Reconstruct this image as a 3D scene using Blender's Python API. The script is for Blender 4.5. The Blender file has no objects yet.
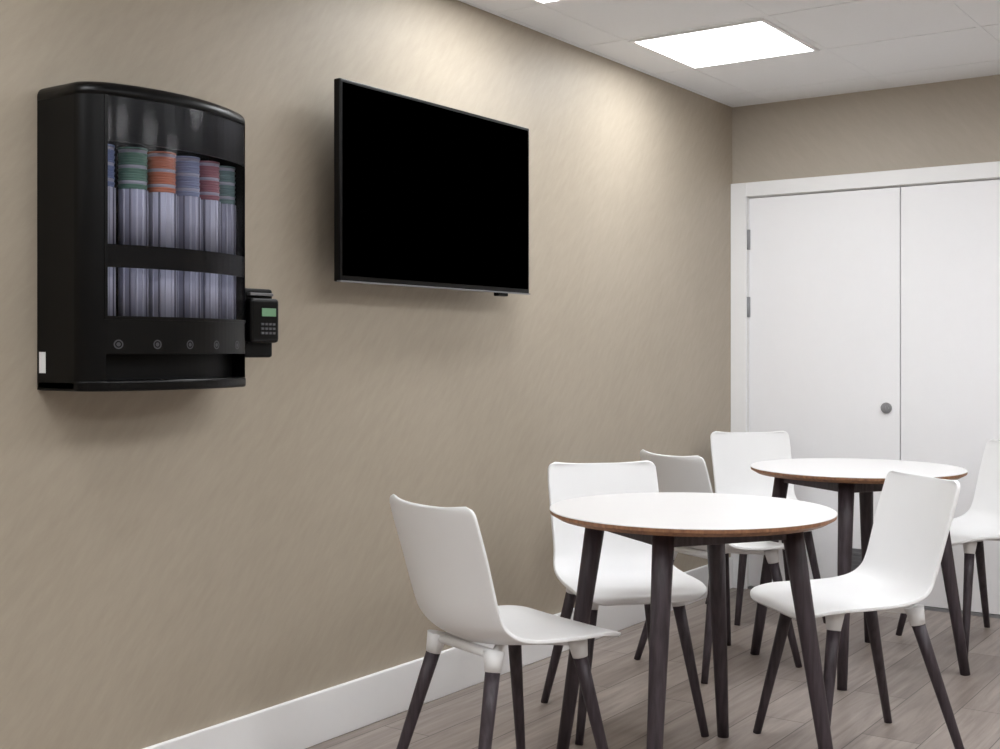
import bpy, bmesh, math
from mathutils import Vector, Matrix

scene = bpy.context.scene
scene.view_settings.view_transform = 'Standard'
scene.view_settings.look = 'None'
scene.view_settings.exposure = 0.0

# ------------------------------------------------------------ materials
def srgb(r, g, b):
    def f(c):
        c /= 255.0
        return c/12.92 if c <= 0.04045 else ((c+0.055)/1.055)**2.4
    return (f(r), f(g), f(b), 1)

def new_mat(name):
    m = bpy.data.materials.new(name); m.use_nodes = True
    nt = m.node_tree
    return m, nt, nt.nodes['Principled BSDF']

def simple(name, col, rough=0.5, spec=0.5, metal=0.0, noise=0.04, scale=20, bump=0.0):
    m, nt, p = new_mat(name)
    p.inputs['Roughness'].default_value = rough
    p.inputs['Specular IOR Level'].default_value = spec
    p.inputs['Metallic'].default_value = metal
    tc = nt.nodes.new('ShaderNodeTexCoord')
    nz = nt.nodes.new('ShaderNodeTexNoise'); nz.inputs['Scale'].default_value = scale
    nt.links.new(tc.outputs['Object'], nz.inputs['Vector'])
    mx = nt.nodes.new('ShaderNodeMix'); mx.data_type = 'RGBA'
    mx.inputs[6].default_value = tuple(c*(1-noise) for c in col[:3])+(1,)
    mx.inputs[7].default_value = tuple(min(1, c*(1+noise)) for c in col[:3])+(1,)
    nt.links.new(nz.outputs['Fac'], mx.inputs[0])
    nt.links.new(mx.outputs[2], p.inputs['Base Color'])
    if bump > 0:
        b = nt.nodes.new('ShaderNodeBump'); b.inputs['Strength'].default_value = bump
        b.inputs['Distance'].default_value = 0.002
        nt.links.new(nz.outputs['Fac'], b.inputs['Height'])
        nt.links.new(b.outputs['Normal'], p.inputs['Normal'])
    return m

def wall_mat(name, c1, c2, axis):
    """beige brushed plaster with fine diagonal streaks"""
    m, nt, p = new_mat(name)
    N, L = nt.nodes, nt.links
    p.inputs['Roughness'].default_value = 0.5
    p.inputs['Specular IOR Level'].default_value = 0.35
    tc = N.new('ShaderNodeTexCoord')
    def streak(angle, sc):
        rot = N.new('ShaderNodeVectorRotate')
        rot.rotation_type = 'AXIS_ANGLE'
        rot.inputs['Axis'].default_value = (1, 0, 0) if axis == 'x' else (0, 1, 0)
        rot.inputs['Angle'].default_value = math.radians(angle)
        L.new(tc.outputs['Object'], rot.inputs['Vector'])
        mp = N.new('ShaderNodeMapping')
        mp.inputs['Scale'].default_value = (20, 20, 4.0)
        L.new(rot.outputs[0], mp.inputs['Vector'])
        n1 = N.new('ShaderNodeTexNoise'); n1.inputs['Scale'].default_value = sc
        n1.inputs['Detail'].default_value = 6; n1.inputs['Roughness'].default_value = 0.65
        L.new(mp.outputs[0], n1.inputs['Vector'])
        return n1
    n1 = streak(52, 2.0); n3 = streak(34, 2.6)
    n2 = N.new('ShaderNodeTexNoise'); n2.inputs['Scale'].default_value = 1.5
    n2.inputs['Detail'].default_value = 2
    L.new(tc.outputs['Object'], n2.inputs['Vector'])
    s1 = N.new('ShaderNodeMath'); s1.operation = 'ADD'
    L.new(n1.outputs['Fac'], s1.inputs[0]); L.new(n3.outputs['Fac'], s1.inputs[1])
    s2 = N.new('ShaderNodeMath'); s2.operation = 'ADD'
    L.new(s1.outputs[0], s2.inputs[0]); L.new(n2.outputs['Fac'], s2.inputs[1])
    s3 = N.new('ShaderNodeMath'); s3.operation = 'DIVIDE'; s3.inputs[1].default_value = 3
    L.new(s2.outputs[0], s3.inputs[0])
    cr = N.new('ShaderNodeValToRGB')
    cr.color_ramp.elements[0].position = 0.3; cr.color_ramp.elements[0].color = c1
    cr.color_ramp.elements[1].position = 0.7; cr.color_ramp.elements[1].color = c2
    L.new(s3.outputs[0], cr.inputs[0]); L.new(cr.outputs[0], p.inputs['Base Color'])
    b = N.new('ShaderNodeBump'); b.inputs['Strength'].default_value = 0.06
    b.inputs['Distance'].default_value = 0.002
    L.new(s1.outputs[0], b.inputs['Height']); L.new(b.outputs['Normal'], p.inputs['Normal'])
    return m

def floor_mat():
    m, nt, p = new_mat('floor_wood_planks')
    N, L = nt.nodes, nt.links
    p.inputs['Roughness'].default_value = 0.42
    tc = N.new('ShaderNodeTexCoord')
    mp = N.new('ShaderNodeMapping'); mp.inputs['Rotation'].default_value = (0, 0, math.radians(90))
    L.new(tc.outputs['Object'], mp.inputs['Vector'])
    br = N.new('ShaderNodeTexBrick')
    br.offset = 0.37; br.inputs['Scale'].default_value = 1.0
    br.inputs['Brick Width'].default_value = 1.25; br.inputs['Row Height'].default_value = 0.18
    br.inputs['Mortar Size'].default_value = 0.0018; br.inputs['Mortar Smooth'].default_value = 0.2
    br.inputs['Color1'].default_value = srgb(170, 159, 152)
    br.inputs['Color2'].default_value = srgb(147, 136, 129)
    br.inputs['Mortar'].default_value = srgb(92, 84, 80)
    L.new(mp.outputs[0], br.inputs['Vector'])
    mp2 = N.new('ShaderNodeMapping'); mp2.inputs['Scale'].default_value = (22, 1.6, 1)
    L.new(tc.outputs['Object'], mp2.inputs['Vector'])
    nz = N.new('ShaderNodeTexNoise'); nz.inputs['Scale'].default_value = 1.3
    nz.inputs['Detail'].default_value = 8; nz.inputs['Roughness'].default_value = 0.65
    nz.inputs['Distortion'].default_value = 0.6
    L.new(mp2.outputs[0], nz.inputs['Vector'])
    cr = N.new('ShaderNodeValToRGB')
    cr.color_ramp.elements[0].position = 0.3; cr.color_ramp.elements[0].color = (0.6, 0.58, 0.57, 1)
    cr.color_ramp.elements[1].position = 0.68; cr.color_ramp.elements[1].color = (1.12, 1.12, 1.12, 1)
    L.new(nz.outputs['Fac'], cr.inputs[0])
    mx = N.new('ShaderNodeMix'); mx.data_type = 'RGBA'; mx.blend_type = 'MULTIPLY'
    mx.inputs[0].default_value = 1.0
    L.new(br.outputs['Color'], mx.inputs[6]); L.new(cr.outputs[0], mx.inputs[7])
    L.new(mx.outputs[2], p.inputs['Base Color'])
    b = N.new('ShaderNodeBump'); b.inputs['Strength'].default_value = 0.1
    b.inputs['Distance'].default_value = 0.002
    L.new(nz.outputs['Fac'], b.inputs['Height']); L.new(b.outputs['Normal'], p.inputs['Normal'])
    return m

def wood_mat(name, c1, c2):
    m, nt, p = new_mat(name)
    N, L = nt.nodes, nt.links
    p.inputs['Roughness'].default_value = 0.5
    tc = N.new('ShaderNodeTexCoord')
    mp = N.new('ShaderNodeMapping'); mp.inputs['Scale'].default_value = (60, 60, 5)
    L.new(tc.outputs['Object'], mp.inputs['Vector'])
    nz = N.new('ShaderNodeTexNoise'); nz.inputs['Scale'].default_value = 1.5; nz.inputs['Detail'].default_value = 5
    L.new(mp.outputs[0], nz.inputs['Vector'])
    cr = N.new('ShaderNodeValToRGB')
    cr.color_ramp.elements[0].position = 0.3; cr.color_ramp.elements[0].color = c1
    cr.color_ramp.elements[1].position = 0.7; cr.color_ramp.elements[1].color = c2
    L.new(nz.outputs['Fac'], cr.inputs[0]); L.new(cr.outputs[0], p.inputs['Base Color'])
    return m

def emis_mat(name, col, strength):
    m, nt, p = new_mat(name)
    p.inputs['Base Color'].default_value = (0.8, 0.8, 0.8, 1)
    p.inputs['Emission Color'].default_value = col
    p.inputs['Emission Strength'].default_value = strength
    return m

def glass_mat():
    m = bpy.data.materials.new('tinted_acrylic'); m.use_nodes = True
    nt = m.node_tree; N, L = nt.nodes, nt.links
    N.remove(N['Principled BSDF'])
    tr = N.new('ShaderNodeBsdfTransparent'); tr.inputs[0].default_value = (0.78, 0.78, 0.82, 1)
    gl = N.new('ShaderNodeBsdfGlossy'); gl.inputs['Roughness'].default_value = 0.12
    gl.inputs['Color'].default_value = (0.6, 0.6, 0.6, 1)
    mx = N.new('ShaderNodeMixShader'); mx.inputs[0].default_value = 0.02
    L.new(tr.outputs[0], mx.inputs[1]); L.new(gl.outputs[0], mx.inputs[2])
    L.new(mx.outputs[0], N['Material Output'].inputs[0])
    return m

M = {}
M['wall_l'] = wall_mat('plaster_beige_brushed', srgb(163, 152, 136), srgb(179, 168, 152), 'x')
M['wall_f'] = wall_mat('plaster_beige_far', srgb(172, 163, 150), srgb(183, 174, 161), 'y')
M['floor'] = floor_mat()
M['ceil'] = simple('ceiling_tile_white', srgb(238, 239, 241), 0.9, 0.1, noise=0.015, scale=60, bump=0.05)
M['grid'] = simple('ceiling_tbar', srgb(238, 239, 241), 0.8, 0.1)
M['white_trim'] = simple('trim_white_paint', srgb(243, 243, 244), 0.4, 0.4, noise=0.01)
M['door'] = simple('door_white_paint', srgb(245, 245, 248), 0.4, 0.4, noise=0.01)
M['plastic'] = simple('white_polypropylene', srgb(234, 234, 235), 0.38, 0.45, noise=0.01)
M['tabletop'] = simple('white_laminate', srgb(232, 231, 232), 0.3, 0.45, noise=0.01)
M['ply'] = wood_mat('plywood_edge', srgb(120, 82, 58), srgb(160, 116, 84))
M['legwood'] = wood_mat('dark_stained_ash', srgb(42, 34, 39), srgb(68, 58, 65))
M['black'] = simple('black_gloss_plastic', srgb(4, 4, 5), 0.32, 0.2)
M['blackm'] = simple('black_satin_plastic', srgb(7, 7, 8), 0.5, 0.15)
M['screen'] = simple('tv_screen_black', srgb(0, 0, 0), 0.4, 0.0)
M['silver'] = simple('grey_bezel', srgb(110, 110, 113), 0.35, 0.5)
M['steel'] = simple('satin_steel', srgb(150, 150, 153), 0.4, 0.5, metal=0.3)
M['grille'] = simple('grille_grey', srgb(112, 112, 115), 0.5, 0.3)
M['lamp'] = emis_mat('led_diffuser', (0.955, 0.98, 1.0, 1), 15.5)
M['led'] = emis_mat('cabinet_led', (0.85, 0.88, 1.0, 1), 7.0)  # emission for the unseen strips added to light the pod stacks
M['glass'] = glass_mat()
M['cup'] = simple('pod_cup_silver', srgb(188, 189, 204), 0.4, 0.5)
M['tube'] = simple('pod_tube_grey', srgb(156, 157, 174), 0.3, 0.5)
M['rib'] = simple('pod_tube_rib', srgb(104, 104, 118), 0.3, 0.5)
M['label'] = simple('label_white', srgb(225, 225, 225), 0.5, 0.3)
M['key'] = simple('key_grey', srgb(90, 90, 94), 0.5, 0.3)
M['icon'] = simple('icon_grey', srgb(70, 70, 74), 0.5, 0.3)
M['lcd'] = emis_mat('lcd_green', (0.15, 0.6, 0.22, 1), 0.10)
M['lcd'].node_tree.nodes['Principled BSDF'].inputs['Base Color'].default_value = (0.13, 0.22, 0.14, 1)
for nme, c in dict(blue=(122, 138, 176), green=(108, 146, 130), orange=(204, 130, 102), grey=(150, 160, 188),
                   red=(168, 116, 124), teal=(120, 146, 144)).items():
    M['pod_'+nme] = simple('pod_lid_'+nme, srgb(*c), 0.35, 0.5)

# ------------------------------------------------------------ helpers
COL = scene.collection
def empty(name, loc=(0, 0, 0), rotz=0.0):
    e = bpy.data.objects.new(name, None); e.empty_display_size = 0.1
    e.location = loc; e.rotation_euler = (0, 0, rotz)
    COL.objects.link(e); return e

def obj_from_bm(bm, name, mats, parent=None, smooth=False, bevel=0.0, seg=2):
    me = bpy.data.meshes.new(name)
    bmesh.ops.recalc_face_normals(bm, faces=bm.faces)
    bm.to_mesh(me); bm.free()
    for m in (mats if isinstance(mats, (list, tuple)) else [mats]): me.materials.append(m)
    o = bpy.data.objects.new(name, me); COL.objects.link(o)
    if parent: o.parent = parent
    if smooth:
        for f in me.polygons: f.use_smooth = True
    if bevel > 0:
        b = o.modifiers.new('bevel', 'BEVEL'); b.width = bevel; b.segments = seg; b.limit_method = 'ANGLE'
    return o

def bm_box(bm, x0, x1, y0, y1, z0, z1, mi=0):
    vs = [bm.verts.new(p) for p in [(x0,y0,z0),(x1,y0,z0),(x1,y1,z0),(x0,y1,z0),(x0,y0,z1),(x1,y0,z1),(x1,y1,z1),(x0,y1,z1)]]
    for q in [(0,3,2,1),(4,5,6,7),(0,1,5,4),(1,2,6,5),(2,3,7,6),(3,0,4,7)]:
        f = bm.faces.new([vs[i] for i in q]); f.material_index = mi

def box(name, x0, x1, y0, y1, z0, z1, mat, parent=None, bevel=0.0, seg=2):
    bm = bmesh.new(); bm_box(bm, x0, x1, y0, y1, z0, z1)
    return obj_from_bm(bm, name, mat, parent, bevel=bevel, seg=seg)

def bm_rod(bm, p0, p1, r0, r1, n=20, rings=1, mi=0):
    p0, p1 = Vector(p0), Vector(p1)
    d = (p1-p0); ln = d.length; d.normalize()
    q = Vector((0, 0, 1)).rotation_difference(d)
    loops = []
    prof = [(0, r0)] + [(i/(rings), r0+(r1-r0)*i/rings) for i in range(1, rings+1)]
    for t, r in prof:
        loops.append([bm.verts.new(p0 + d*ln*t + q @ Vector((r*math.cos(2*math.pi*k/n), r*math.sin(2*math.pi*k/n), 0))) for k in range(n)])
    for a, b in zip(loops, loops[1:]):
        for k in range(n):
            f = bm.faces.new([a[k], a[(k+1) % n], b[(k+1) % n], b[k]]); f.material_index = mi; f.smooth = True
    f = bm.faces.new(list(reversed(loops[0]))); f.material_index = mi
    f = bm.faces.new(loops[-1]); f.material_index = mi

def bm_lathe(bm, prof, c=(0, 0, 0), n=48, smooth=True):
    loops = []
    for r, z, mi in prof:
        if r == 0: loops.append(([bm.verts.new((c[0], c[1], c[2]+z))], mi))
        else: loops.append(([bm.verts.new((c[0]+r*math.cos(2*math.pi*k/n), c[1]+r*math.sin(2*math.pi*k/n), c[2]+z)) for k in range(n)], mi))
    for (a, _), (b, mi) in zip(loops, loops[1:]):
        for k in range(n):
            k2 = (k+1) % n
            if len(a) == 1: vs = [a[0], b[k], b[k2]]
            elif len(b) == 1: vs = [a[k], a[k2], b[0]]
            else: vs = [a[k], a[k2], b[k2], b[k]]
            f = bm.faces.new(vs); f.material_index = mi; f.smooth = smooth

# ------------------------------------------------------------ room
XL, XR, YB, YF, H = -2.58, 2.9, -1.8, 5.72, 2.411
box('floor', XL-0.12, XR+0.12, YB-0.12, YF+0.12, -0.1, 0.0, M['floor'])
box('wall_left', XL-0.12, XL, YB-0.12, YF+0.12, 0.0, H, M['wall_l'])
box('wall_right', XR, XR+0.12, YB-0.12, YF+0.12, 0.0, H, M['wall_l'])
box('wall_back', XL, XR, YB-0.12, YB, 0.0, H, M['wall_f'])
DX0, DX1, DTOP = -2.496, -0.988, 1.952     # door opening
bm = bmesh.new()
bm_box(bm, XL, DX0, YF, YF+0.12, 0, H)
bm_box(bm, DX1, XR, YF, YF+0.12, 0, H)
bm_box(bm, DX0, DX1, YF, YF+0.12, DTOP, H)
obj_from_bm(bm, 'wall_far', M['wall_f'])
ceil = box('ceiling', XL-0.12, XR+0.12, YB-0.12, YF+0.12, H, H+0.1, M['ceil'])

gx = [-2.38+0.6*k for k in range(0, 9)]
gy = [y for y in [4.25+0.6*k for k in range(-10, 3)] if YB < y < YF]
bm = bmesh.new()
for x in gx: bm_box(bm, x-0.009, x+0.009, YB, YF, H-0.0014, H+0.002)
for y in gy: bm_box(bm, XL, XR, y-0.009, y+0.009, H-0.0017, H+0.002)
bm_box(bm, XL, XL+0.02, YB, YF, H-0.002, H+0.002)
bm_box(bm, XL, XR, YF-0.02, YF, H-0.0023, H+0.002)
obj_from_bm(bm, 'tbar_grid', M['grid'], ceil)

# recessed LED panels
for x in (-2.38, -0.58, 1.22):
    for y in (-0.55, 0.65, 1.85, 3.05, 4.25):
        if x < -2 and y == 1.85: continue
        e = empty('ceiling_light_panel', (x+0.302, y+0.293, H))
        box('diffuser', -0.264, 0.264, -0.266, 0.266, -0.007, -0.001, M['lamp'], e)
        bm = bmesh.new()
        for a in ((-0.283, 0.283, -0.285, -0.267), (-0.283, 0.283, 0.267, 0.285), (-0.283, -0.265, -0.267, 0.267), (0.265, 0.283, -0.267, 0.267)):
            bm_box(bm, *a, -0.008, -0.0005)
        obj_from_bm(bm, 'frame', M['white_trim'], e)

def baseboard(name, x0, x1, y0, y1):
    box(name, x0, x1, y0, y1, 0.0, 0.155, M['white_trim'], bevel=0.004)
baseboard('baseboard_left', XL, XL+0.016, YB, YF-0.024)
baseboard('baseboard_right', XR-0.016, XR, YB, YF)
baseboard('baseboard_far', DX1+0.08, XR-0.016, YF-0.016, YF)
baseboard('baseboard_back', XL+0.016, XR-0.016, YB, YB+0.016)

# door frame trim + double door
bm = bmesh.new()
bm_box(bm, XL, DX0, YF-0.022, YF, 0, DTOP+0.07)
bm_box(bm, DX1, DX1+0.075, YF-0.022, YF, 0, DTOP+0.07)
bm_box(bm, DX0, DX1, YF-0.022, YF, DTOP, DTOP+0.07)
bm_box(bm, DX0, DX0+0.004, YF, YF+0.1, 0, DTOP)
bm_box(bm, DX1-0.004, DX1, YF, YF+0.1, 0, DTOP)
bm_box(bm, DX0, DX1, YF, YF+0.1, DTOP-0.004, DTOP)
obj_from_bm(bm, 'trim_1', M['white_trim'], bevel=0.002)
box('trim_2', DX0, DX1, YF-0.005, YF+0.11, 0.0, 0.012, M['steel'])
mid = -1.742
for i, (a, b) in enumerate(((DX0+0.006, mid-0.002), (mid+0.002, DX1-0.006))):
    d = empty('door_%d' % (i+1), ((a+b)/2, YF+0.022, 0))
    w = (b-a)/2
    box('leaf', -w, w, -0.02, 0.02, 0.016, DTOP-0.007, M['door'], d, bevel=0.002)
    sx = -1 if i == 0 else 1
    for j, z in enumerate((1.739, 1.404, 0.28)):
        bm = bmesh.new(); bm_rod(bm, (sx*(w+0.002), -0.03, z-0.05), (sx*(w+0.002), -0.03, z+0.05), 0.007, 0.007, 12)
        bm_box(bm, sx*(w+0.002)-0.008, sx*(w+0.002)+0.008, -0.028, -0.02, z-0.05, z+0.05)
        obj_from_bm(bm, 'hinge_%d' % (j+1), M['steel'], d)
    if i == 0:
        bm = bmesh.new()
        bm_rod(bm, (w-0.062, -0.020, 0.919), (w-0.062, -0.028, 0.919), 0.026, 0.025, 24)
        bm_rod(bm, (w-0.062, -0.028, 0.919), (w-0.062, -0.040, 0.919), 0.012, 0.014, 20)
        bm_box(bm, w-0.064, w-0.060, -0.043, -0.040, 0.911, 0.927)
        obj_from_bm(bm, 'lock_rose', M['steel'], d)
        bm = bmesh.new()
        bm_box(bm, 0.08, 0.31, -0.026, -0.0205, 0.11, 0.25)
        for k in range(6):
            z = 0.128+k*0.019
            bm_box(bm, 0.09, 0.30, -0.030, -0.026, z, z+0.009)
        obj_from_bm(bm, 'vent_grille', M['grille'], d)

# ------------------------------------------------------------ television
tv = empty('television', (XL, 3.190, 1.688))
TW, TH = 0.503, 0.300
box('housing', 0.098, 0.124, -TW, TW, -TH, TH, M['black'], tv, bevel=0.004)
box('rear_cover', 0.055, 0.100, -TW*0.72, TW*0.72, -TH*0.8, TH*0.55, M['blackm'], tv, bevel=0.015)
box('screen', 0.1235, 0.1255, -TW+0.011, TW-0.011, -TH+0.018, TH-0.011, M['screen'], tv)
box('bezel_trim', 0.112, 0.1275, -TW-0.001, TW+0.001, -TH-0.001, -TH+0.0035, M['silver'], tv)
box('ir_receiver', 0.100, 0.122, TW*0.62, TW*0.74, -TH-0.012, -TH+0.002, M['blackm'], tv, bevel=0.003)
bm = bmesh.new()
bm_box(bm, 0.0, 0.012, -0.25, 0.25, -0.12, 0.12)
bm_box(bm, 0.012, 0.058, -0.17, -0.14, -0.2, 0.15)
bm_box(bm, 0.012, 0.058, 0.14, 0.17, -0.2, 0.15)
obj_from_bm(bm, 'wall_bracket', M['blackm'], tv)

# ------------------------------------------------------------ coffee dispenser
dv = empty('coffee_pod_dispenser', (XL, 1.762, 1.09))
W, DH = 0.525, 0.722
RL, RR = 0.07, 0.028
def off(y):
    s = (y-W/2)/(W/2)
    return 0.172+0.062*(1-s*s)+0.010*(-s)
def edge(y, ins=0.0):
    x = off(y)-ins
    if y < RL: x -= 0.6*(RL-math.sqrt(max(0, RL*RL-(RL-y)**2)))
    if W-y < RR: x -= RR-math.sqrt(max(0, RR*RR-(RR-(W-y))**2))
    return x
def ysamp(y0, y1, n=40):
    return [y0+(y1-y0)*(0.5-0.5*math.cos(math.pi*i/n)) for i in range(n+1)]
def slab(bm, y0, y1, z0, z1, inset=0.0, back=0.0, n=40):
    outline = [(back, y0)] + [(edge(y, inset), y) for y in ysamp(y0, y1, n)] + [(back, y1)]
    lo = [bm.verts.new((x, y, z0)) for x, y in outline]
    hi = [bm.verts.new((x, y, z1)) for x, y in outline]
    k = len(outline)
    for i in range(k):
        j = (i+1) % k
        bm.faces.new([lo[i], lo[j], hi[j], hi[i]])
    bm.faces.new(list(reversed(lo))); bm.faces.new(hi)
def crown(bm, z0, z1, r, steps=6):
    """top cap whose plan outline shrinks on a quarter round up to a flat lid"""
    loops = []
    ys = ysamp(0, W, 40)
    for k in range(steps+1):
        a = math.pi/2*k/steps
        s = r*(1-math.cos(a)); z = z1-r+r*math.sin(a)
        if k == 0: pts0 = [(0.0, 0.0)] + [(edge(y), y) for y in ys] + [(0.0, W)]; loops.append([bm.verts.new((x, y, z0)) for x, y in pts0])
        pts = []
        for (x, y) in pts0:
            yy = W/2+(y-W/2)*(1-s/(W/2)); xx = max(0.0, x-s) if x > 0 else 0.0
            pts.append((xx, yy))
        loops.append([bm.verts.new((x, y, z)) for x, y in pts])
    n = len(loops[0])
    for a, b in zip(loops, loops[1:]):
        for i in range(n):
            j = (i+1) % n
            f = bm.faces.new([a[i], a[j], b[j], b[i]]); f.smooth = True
    bm.faces.new(list(reversed(loops[0]))); bm.faces.new(loops[-1])
def strip(bm, y0, y1, z0, z1, in0, in1, n=24):
    A = [(edge(y, in0), edge(y, in1), y) for y in ysamp(y0, y1, n)]
    lo = [(bm.verts.new((a, y, z0)), bm.verts.new((b, y, z0)), bm.verts.new((a, y, z1)), bm.verts.new((b, y, z1))) for a, b, y in A]
    for p, q in zip(lo, lo[1:]):
        for f in ([p[0], q[0], q[2], p[2]], [p[1], p[3], q[3], q[1]], [p[0], p[1], q[1], q[0]], [p[2], q[2], q[3], p[3]]):
            bm.faces.new(f)
    for p in (lo[0], lo[-1]): bm.faces.new([p[0], p[2], p[3], p[1]])
FL, FR = 0.046, 0.010
ZT = DH-0.034
Z1, Z2, Z3, Z4 = 0.172, 0.288, 0.342, 0.582
bm = bmesh.new(); crown(bm, ZT, DH, 0.024)
obj_from_bm(bm, 'top_cap', M['black'], dv)
bm = bmesh.new(); slab(bm, 0.0, FL, 0.0, ZT)
obj_from_bm(bm, 'side_left', M['black'], dv)
bm = bmesh.new(); slab(bm, W-FR, W, 0.0, ZT, n=8)
obj_from_bm(bm, 'side_right', M['black'], dv)
bm = bmesh.new(); slab(bm, FL, W-FR, 0.085, Z1)
obj_from_bm(bm, 'lower_panel', M['black'], dv, bevel=0.003)
bm = bmesh.new(); slab(bm, 0.0, W, -0.002, 0.024, inset=-0.003)
obj_from_bm(bm, 'drip_tray', M['black'], dv, bevel=0.006, seg=3)
bm = bmesh.new(); slab(bm, FL, W-FR, 0.024, 0.085, inset=0.05)
obj_from_bm(bm, 'dispensing_bay', M['blackm'], dv)
box('cabinet_back', 0.0, 0.02, FL, W-FR, Z1, ZT, M['blackm'], dv)
bm = bmesh.new()
strip(bm, FL, W-FR, Z2, Z3, 0.004, 0.010)
strip(bm, FL, W-FR, Z3-0.003, Z3, 0.004, 0.10)
strip(bm, FL, W-FR, Z4, ZT, 0.004, 0.010)
obj_from_bm(bm, 'window_frame', M['black'], dv)
bm = bmesh.new()
strip(bm, FL-0.004, FL+0.002, Z1-0.004, ZT, -0.003, 0.004, n=4)
strip(bm, FL-0.004, W-FR, Z1-0.006, Z1+0.002, -0.003, 0.004)
obj_from_bm(bm, 'door_bead', M['black'], dv)
bm = bmesh.new()
ys = ysamp(FL, W-FR, 32)
a = [(bm.verts.new((edge(y, 0.001), y, Z1)), bm.verts.new((edge(y, 0.001), y, ZT))) for y in ys]
for p, q in zip(a, a[1:]): bm.faces.new([p[0], q[0], q[1], p[1]])
obj_from_bm(bm, 'front_glass', M['glass'], dv, smooth=True)
# added glow strips that brighten the pods, hidden behind header and middle bar
bm = bmesh.new()
strip(bm, FL+0.01, W-FR-0.01, ZT-0.010, ZT-0.004, 0.014, 0.034)
obj_from_bm(bm, 'cabinet_led', M['led'], dv)
bm = bmesh.new()
strip(bm, FL+0.01, W-FR-0.01, Z3-0.008, Z3-0.004, 0.013, 0.020)
obj_from_bm(bm, 'shelf_led', M['led'], dv)
# pod stacks in clear tubes
cols = ['pod_blue', 'pod_green', 'pod_orange', 'pod_grey', 'pod_red', 'pod_teal']
bm = bmesh.new()
mats = [M['cup']] + [M[c] for c in cols] + [M['tube'], M['rib']]
n = 6
y_a, y_b = FL+0.030, W-FR-0.030
R = 0.0365
for i in range(n):
    yc = y_a+i*(y_b-y_a)/(n-1)
    xc = edge(yc)-0.076
    step = 0.0125
    for (z0, z1, kc) in ((Z1+0.002, Z2+0.02, 0), (Z3+0.001, Z4+0.01, 8)):
        cnt = int((z1-z0)/step)
        ztube = z0+(cnt-kc)*step
        for k in range(cnt-kc, cnt):
            z = z0+k*step
            mi = (1+i) if (k % 3 != 0) else 0
            bm_rod(bm, (xc, yc, z), (xc, yc, z+step*0.62), R*0.90, R*0.93, 20, mi=mi)
            bm_rod(bm, (xc, yc, z+step*0.62), (xc, yc, z+step*0.95), R*0.96, R*0.96, 20, mi=1+i)
        bm_rod(bm, (xc, yc, z0), (xc, yc, ztube), R*0.93, R*0.93, 24, mi=7 if i % 2 else 0)
        for a_ in (-75, -48, -22, 6, 30, 55):
            c, s = math.cos(math.radians(a_)), math.sin(math.radians(a_))
            bm_rod(bm, (xc+R*0.93*c, yc+R*0.93*s, z0), (xc+R*0.93*c, yc+R*0.93*s, ztube), 0.0028, 0.0028, 8, mi=8 if a_ in (-48, 30) else 0)
obj_from_bm(bm, 'pod_stacks', mats, dv)
for i in range(5):
    y = 0.072+i*0.096
    bm = bmesh.new()
    nn = 24
    A = [[bm.verts.new((edge(y+rr*math.cos(2*math.pi*k/nn))+0.0012, y+rr*math.cos(2*math.pi*k/nn), 0.108+rr*math.sin(2*math.pi*k/nn))) for k in range(nn)] for rr in (0.011, 0.008, 0.005)]
    for k in range(nn):
        bm.faces.new([A[0][k], A[0][(k+1) % nn], A[1][(k+1) % nn], A[1][k]])
    bm.faces.new(A[2])
    obj_from_bm(bm, 'button_%d' % (i+1), M['icon'], dv)
box('side_label', 0.010, 0.034, -0.0015, -0.0002, 0.040, 0.090, M['label'], dv)
# payment terminal
box('payment_body', 0.0, 0.135, W+0.002, W+0.118, 0.075, 0.262, M['blackm'], dv, bevel=0.008, seg=3)
box('payment_head', 0.135, 0.165, W+0.008, W+0.114, 0.115, 0.235, M['black'], dv, bevel=0.010, seg=3)
box('payment_display', 0.165, 0.167, W+0.046, W+0.098, 0.186, 0.208, M['lcd'], dv, bevel=0.001)
bm = bmesh.new()
for r in range(3):
    for c in range(4):
        y = W+0.043+c*0.014; z = 0.138+r*0.012
        bm_box(bm, 0.165, 0.168, y, y+0.009, z, z+0.006)
obj_from_bm(bm, 'payment_keys', M['key'], dv)
box('payment_rim', 0.135, 0.150, W+0.02, W+0.105, 0.242, 0.250, M['silver'], dv, bevel=0.002)

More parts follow.
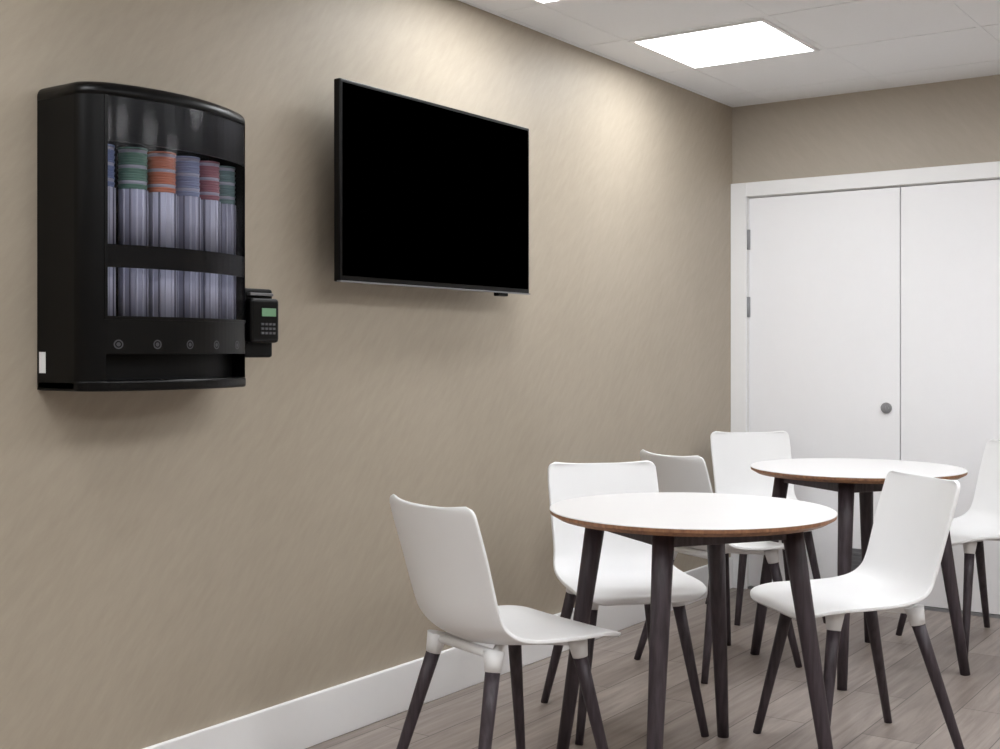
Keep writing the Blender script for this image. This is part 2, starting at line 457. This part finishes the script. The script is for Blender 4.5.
# ------------------------------------------------------------ table
def table(loc, rot):
    e = empty('round_table', loc, rot)
    bm = bmesh.new()
    zt = 0.745
    R = 0.393
    bm_lathe(bm, [(0, zt, 0), (R-0.002, zt, 0), (R, zt-0.0015, 0), (R, zt-0.003, 0), (R-0.0005, zt-0.0032, 1), (R-0.001, zt-0.012, 1),
                  (R-0.022, zt-0.024, 1), (0, zt-0.024, 1)], n=96)
    o = obj_from_bm(bm, 'table_top', [M['tabletop'], M['ply']], e)
    for f in o.data.polygons: f.use_smooth = False
    rt, rb = 0.275, 0.385
    for k in range(4):
        a = k*math.pi/2
        c, s = math.cos(a), math.sin(a)
        bm = bmesh.new()
        bm_rod(bm, (rt*c, rt*s, zt-0.024), (rb*c, rb*s, 0.0), 0.029, 0.0175, 24, rings=4)
        obj_from_bm(bm, 'leg_%d' % (k+1), M['legwood'], e)
    bm = bmesh.new()
    for k in range(4):
        a, b = k*math.pi/2, (k+1)*math.pi/2
        p = Vector((0.278*math.cos(a), 0.278*math.sin(a), zt-0.047)); q = Vector((0.278*math.cos(b), 0.278*math.sin(b), zt-0.047))
        d = (q-p).normalized(); nrm = Vector((-d.y, d.x, 0))*0.011; up = Vector((0, 0, 0.021))
        vs = [bm.verts.new(v) for v in (p-nrm-up, q-nrm-up, q+nrm-up, p+nrm-up, p-nrm+up, q-nrm+up, q+nrm+up, p+nrm+up)]
        for w in [(0,3,2,1),(4,5,6,7),(0,1,5,4),(1,2,6,5),(2,3,7,6),(3,0,4,7)]: bm.faces.new([vs[i] for i in w])
    obj_from_bm(bm, 'apron', M['legwood'], e, bevel=0.003)
    return e
TR = math.radians(11.5)
table((-1.522, 3.10, 0), TR)
table((-1.556, 4.572, 0), TR)

# ------------------------------------------------------------ chair
def catmull(P, t):
    n = len(P)-1
    i = min(int(t*n), n-1); f = t*n-i
    p = [P[max(0, i-1)], P[i], P[i+1], P[min(n, i+2)]]
    return [0.5*((2*b)+(-a+c)*f+(2*a-5*b+4*c-d)*f*f+(-a+3*b-3*c+d)*f**3) for a, b, c, d in zip(*p)]
PROF = [(0.245, 0.423, 0.185, 0.000),
        (0.225, 0.441, 0.200, 0.002),
        (0.160, 0.450, 0.212, 0.006),
        (0.080, 0.447, 0.214, 0.012),
        (0.000, 0.443, 0.210, 0.018),
        (-0.080, 0.443, 0.204, 0.026),
        (-0.140, 0.453, 0.197, 0.036),
        (-0.185, 0.483, 0.190, 0.044),
        (-0.210, 0.530, 0.187, 0.047),
        (-0.225, 0.590, 0.188, 0.044),
        (-0.240, 0.660, 0.190, 0.039),
        (-0.257, 0.730, 0.191, 0.034),
        (-0.275, 0.800, 0.188, 0.031)]
def chair_shell_mesh():
    NS, NU = 64, 20
    dense = [catmull(PROF, i/400) for i in range(401)]
    cum = [0]
    for a, b in zip(dense, dense[1:]): cum.append(cum[-1]+math.hypot(a[0]-b[0], a[1]-b[1]))
    tot = cum[-1]
    def at(s):
        lo = 399
        for i in range(400):
            if cum[i+1] >= s: lo = i; break
        f = (s-cum[lo])/max(1e-9, cum[lo+1]-cum[lo])
        a, b = dense[lo], dense[lo+1]
        pt = [x+(y-x)*f for x, y in zip(a, b)]
        tg = (b[0]-a[0], b[1]-a[1]); l = math.hypot(*tg)
        return pt, (tg[0]/l, tg[1]/l)
    bm = bmesh.new(); rows = []
    for i in range(NS+1):
        q = i/NS
        s = (0.45*q+0.55*(0.5-0.5*math.cos(math.pi*q)))*tot
        (y, z, hw, dish), (ty, tz) = at(s)
        r0, r1 = 0.055, 0.026
        if s < r0: hw = hw-r0+math.sqrt(max(0, r0*r0-(r0-s)**2))
        if tot-s < r1: hw = hw-r1+math.sqrt(max(0, r1*r1-(r1-(tot-s))**2))
        ny, nz = tz, -ty
        row = []
        for k in range(NU+1):
            u = -1+2*k/NU
            d = dish*abs(u)**2.2
            row.append(bm.verts.new((u*hw, y+ny*d, z+nz*d)))
        rows.append(row)
    for a, b in zip(rows, rows[1:]):
        for k in range(NU):
            f = bm.faces.new([a[k], a[k+1], b[k+1], b[k]]); f.smooth = True
    me = bpy.data.meshes.new('chair_shell')
    bmesh.ops.recalc_face_normals(bm, faces=bm.faces)
    bm.to_mesh(me); bm.free(); me.materials.append(M['plastic'])
    return me
SHELL = chair_shell_mesh()
def chair(cx, cy, fx, fy):
    rot = math.atan2(fy, fx)-math.pi/2
    e = empty('dining_chair', (cx, cy, 0), rot)
    o = bpy.data.objects.new('shell', SHELL); COL.objects.link(o); o.parent = e
    sm = o.modifiers.new('solid', 'SOLIDIFY'); sm.thickness = 0.011; sm.offset = 0
    bv = o.modifiers.new('bevel', 'BEVEL'); bv.width = 0.004; bv.segments = 3; bv.limit_method = 'ANGLE'; bv.angle_limit = math.radians(50)
    tops = [(-0.135, 0.125, 0.425), (0.135, 0.125, 0.425), (0.125, -0.135, 0.425), (-0.125, -0.135, 0.425)]
    feet = [(-0.200, 0.205, 0.0), (0.200, 0.205, 0.0), (0.200, -0.250, 0.0), (-0.200, -0.250, 0.0)]
    sock = bmesh.new()
    for i, (t, f) in enumerate(zip(tops, feet)):
        t, f = Vector(t), Vector(f)
        a = t.lerp(f, 0.085)
        bm_rod(sock, t+Vector((0, 0, 0.014)), a, 0.028, 0.0200, 20, rings=2)
        l = bmesh.new()
        bm_rod(l, a, f, 0.0192, 0.0122, 20, rings=4)
        obj_from_bm(l, 'leg_%d' % (i+1), M['legwood'], e)
    for p, q in ((0, 2), (1, 3)):
        bm_rod(sock, Vector(tops[p])+Vector((0, 0, 0.004)), Vector(tops[q])+Vector((0, 0, 0.004)), 0.012, 0.012, 12)
    for p, q in ((0, 1), (2, 3)):
        bm_rod(sock, Vector(tops[p])+Vector((0, 0, 0.004)), Vector(tops[q])+Vector((0, 0, 0.004)), 0.013, 0.013, 12)
    obj_from_bm(sock, 'underframe', M['plastic'], e)
    return e
chair(-1.832, 2.649, 0.311, 0.951)
chair(-1.930, 3.443, 0.72, -0.69)
chair(-1.985, 4.303, 0.417, 0.903)
chair(-2.185, 5.212, 0.66, -0.75)
chair(-1.243, 3.593, -0.657, -0.753)
chair(-1.290, 5.190, -0.58, -0.81)

# ------------------------------------------------------------ world + camera
w = bpy.data.worlds.new('World'); scene.world = w; w.use_nodes = True
w.node_tree.nodes['Background'].inputs[0].default_value = (0.8, 0.85, 0.9, 1)
w.node_tree.nodes['Background'].inputs[1].default_value = 0.3

cam = bpy.data.cameras.new('camera'); co = bpy.data.objects.new('camera', cam); COL.objects.link(co)
cam.sensor_width = 36; cam.lens = 44.17; cam.shift_y = -0.0225
cam.clip_start = 0.05
co.location = (0, 0, 1.18); co.rotation_euler = (math.radians(90), 0, math.radians(35))
scene.camera = co
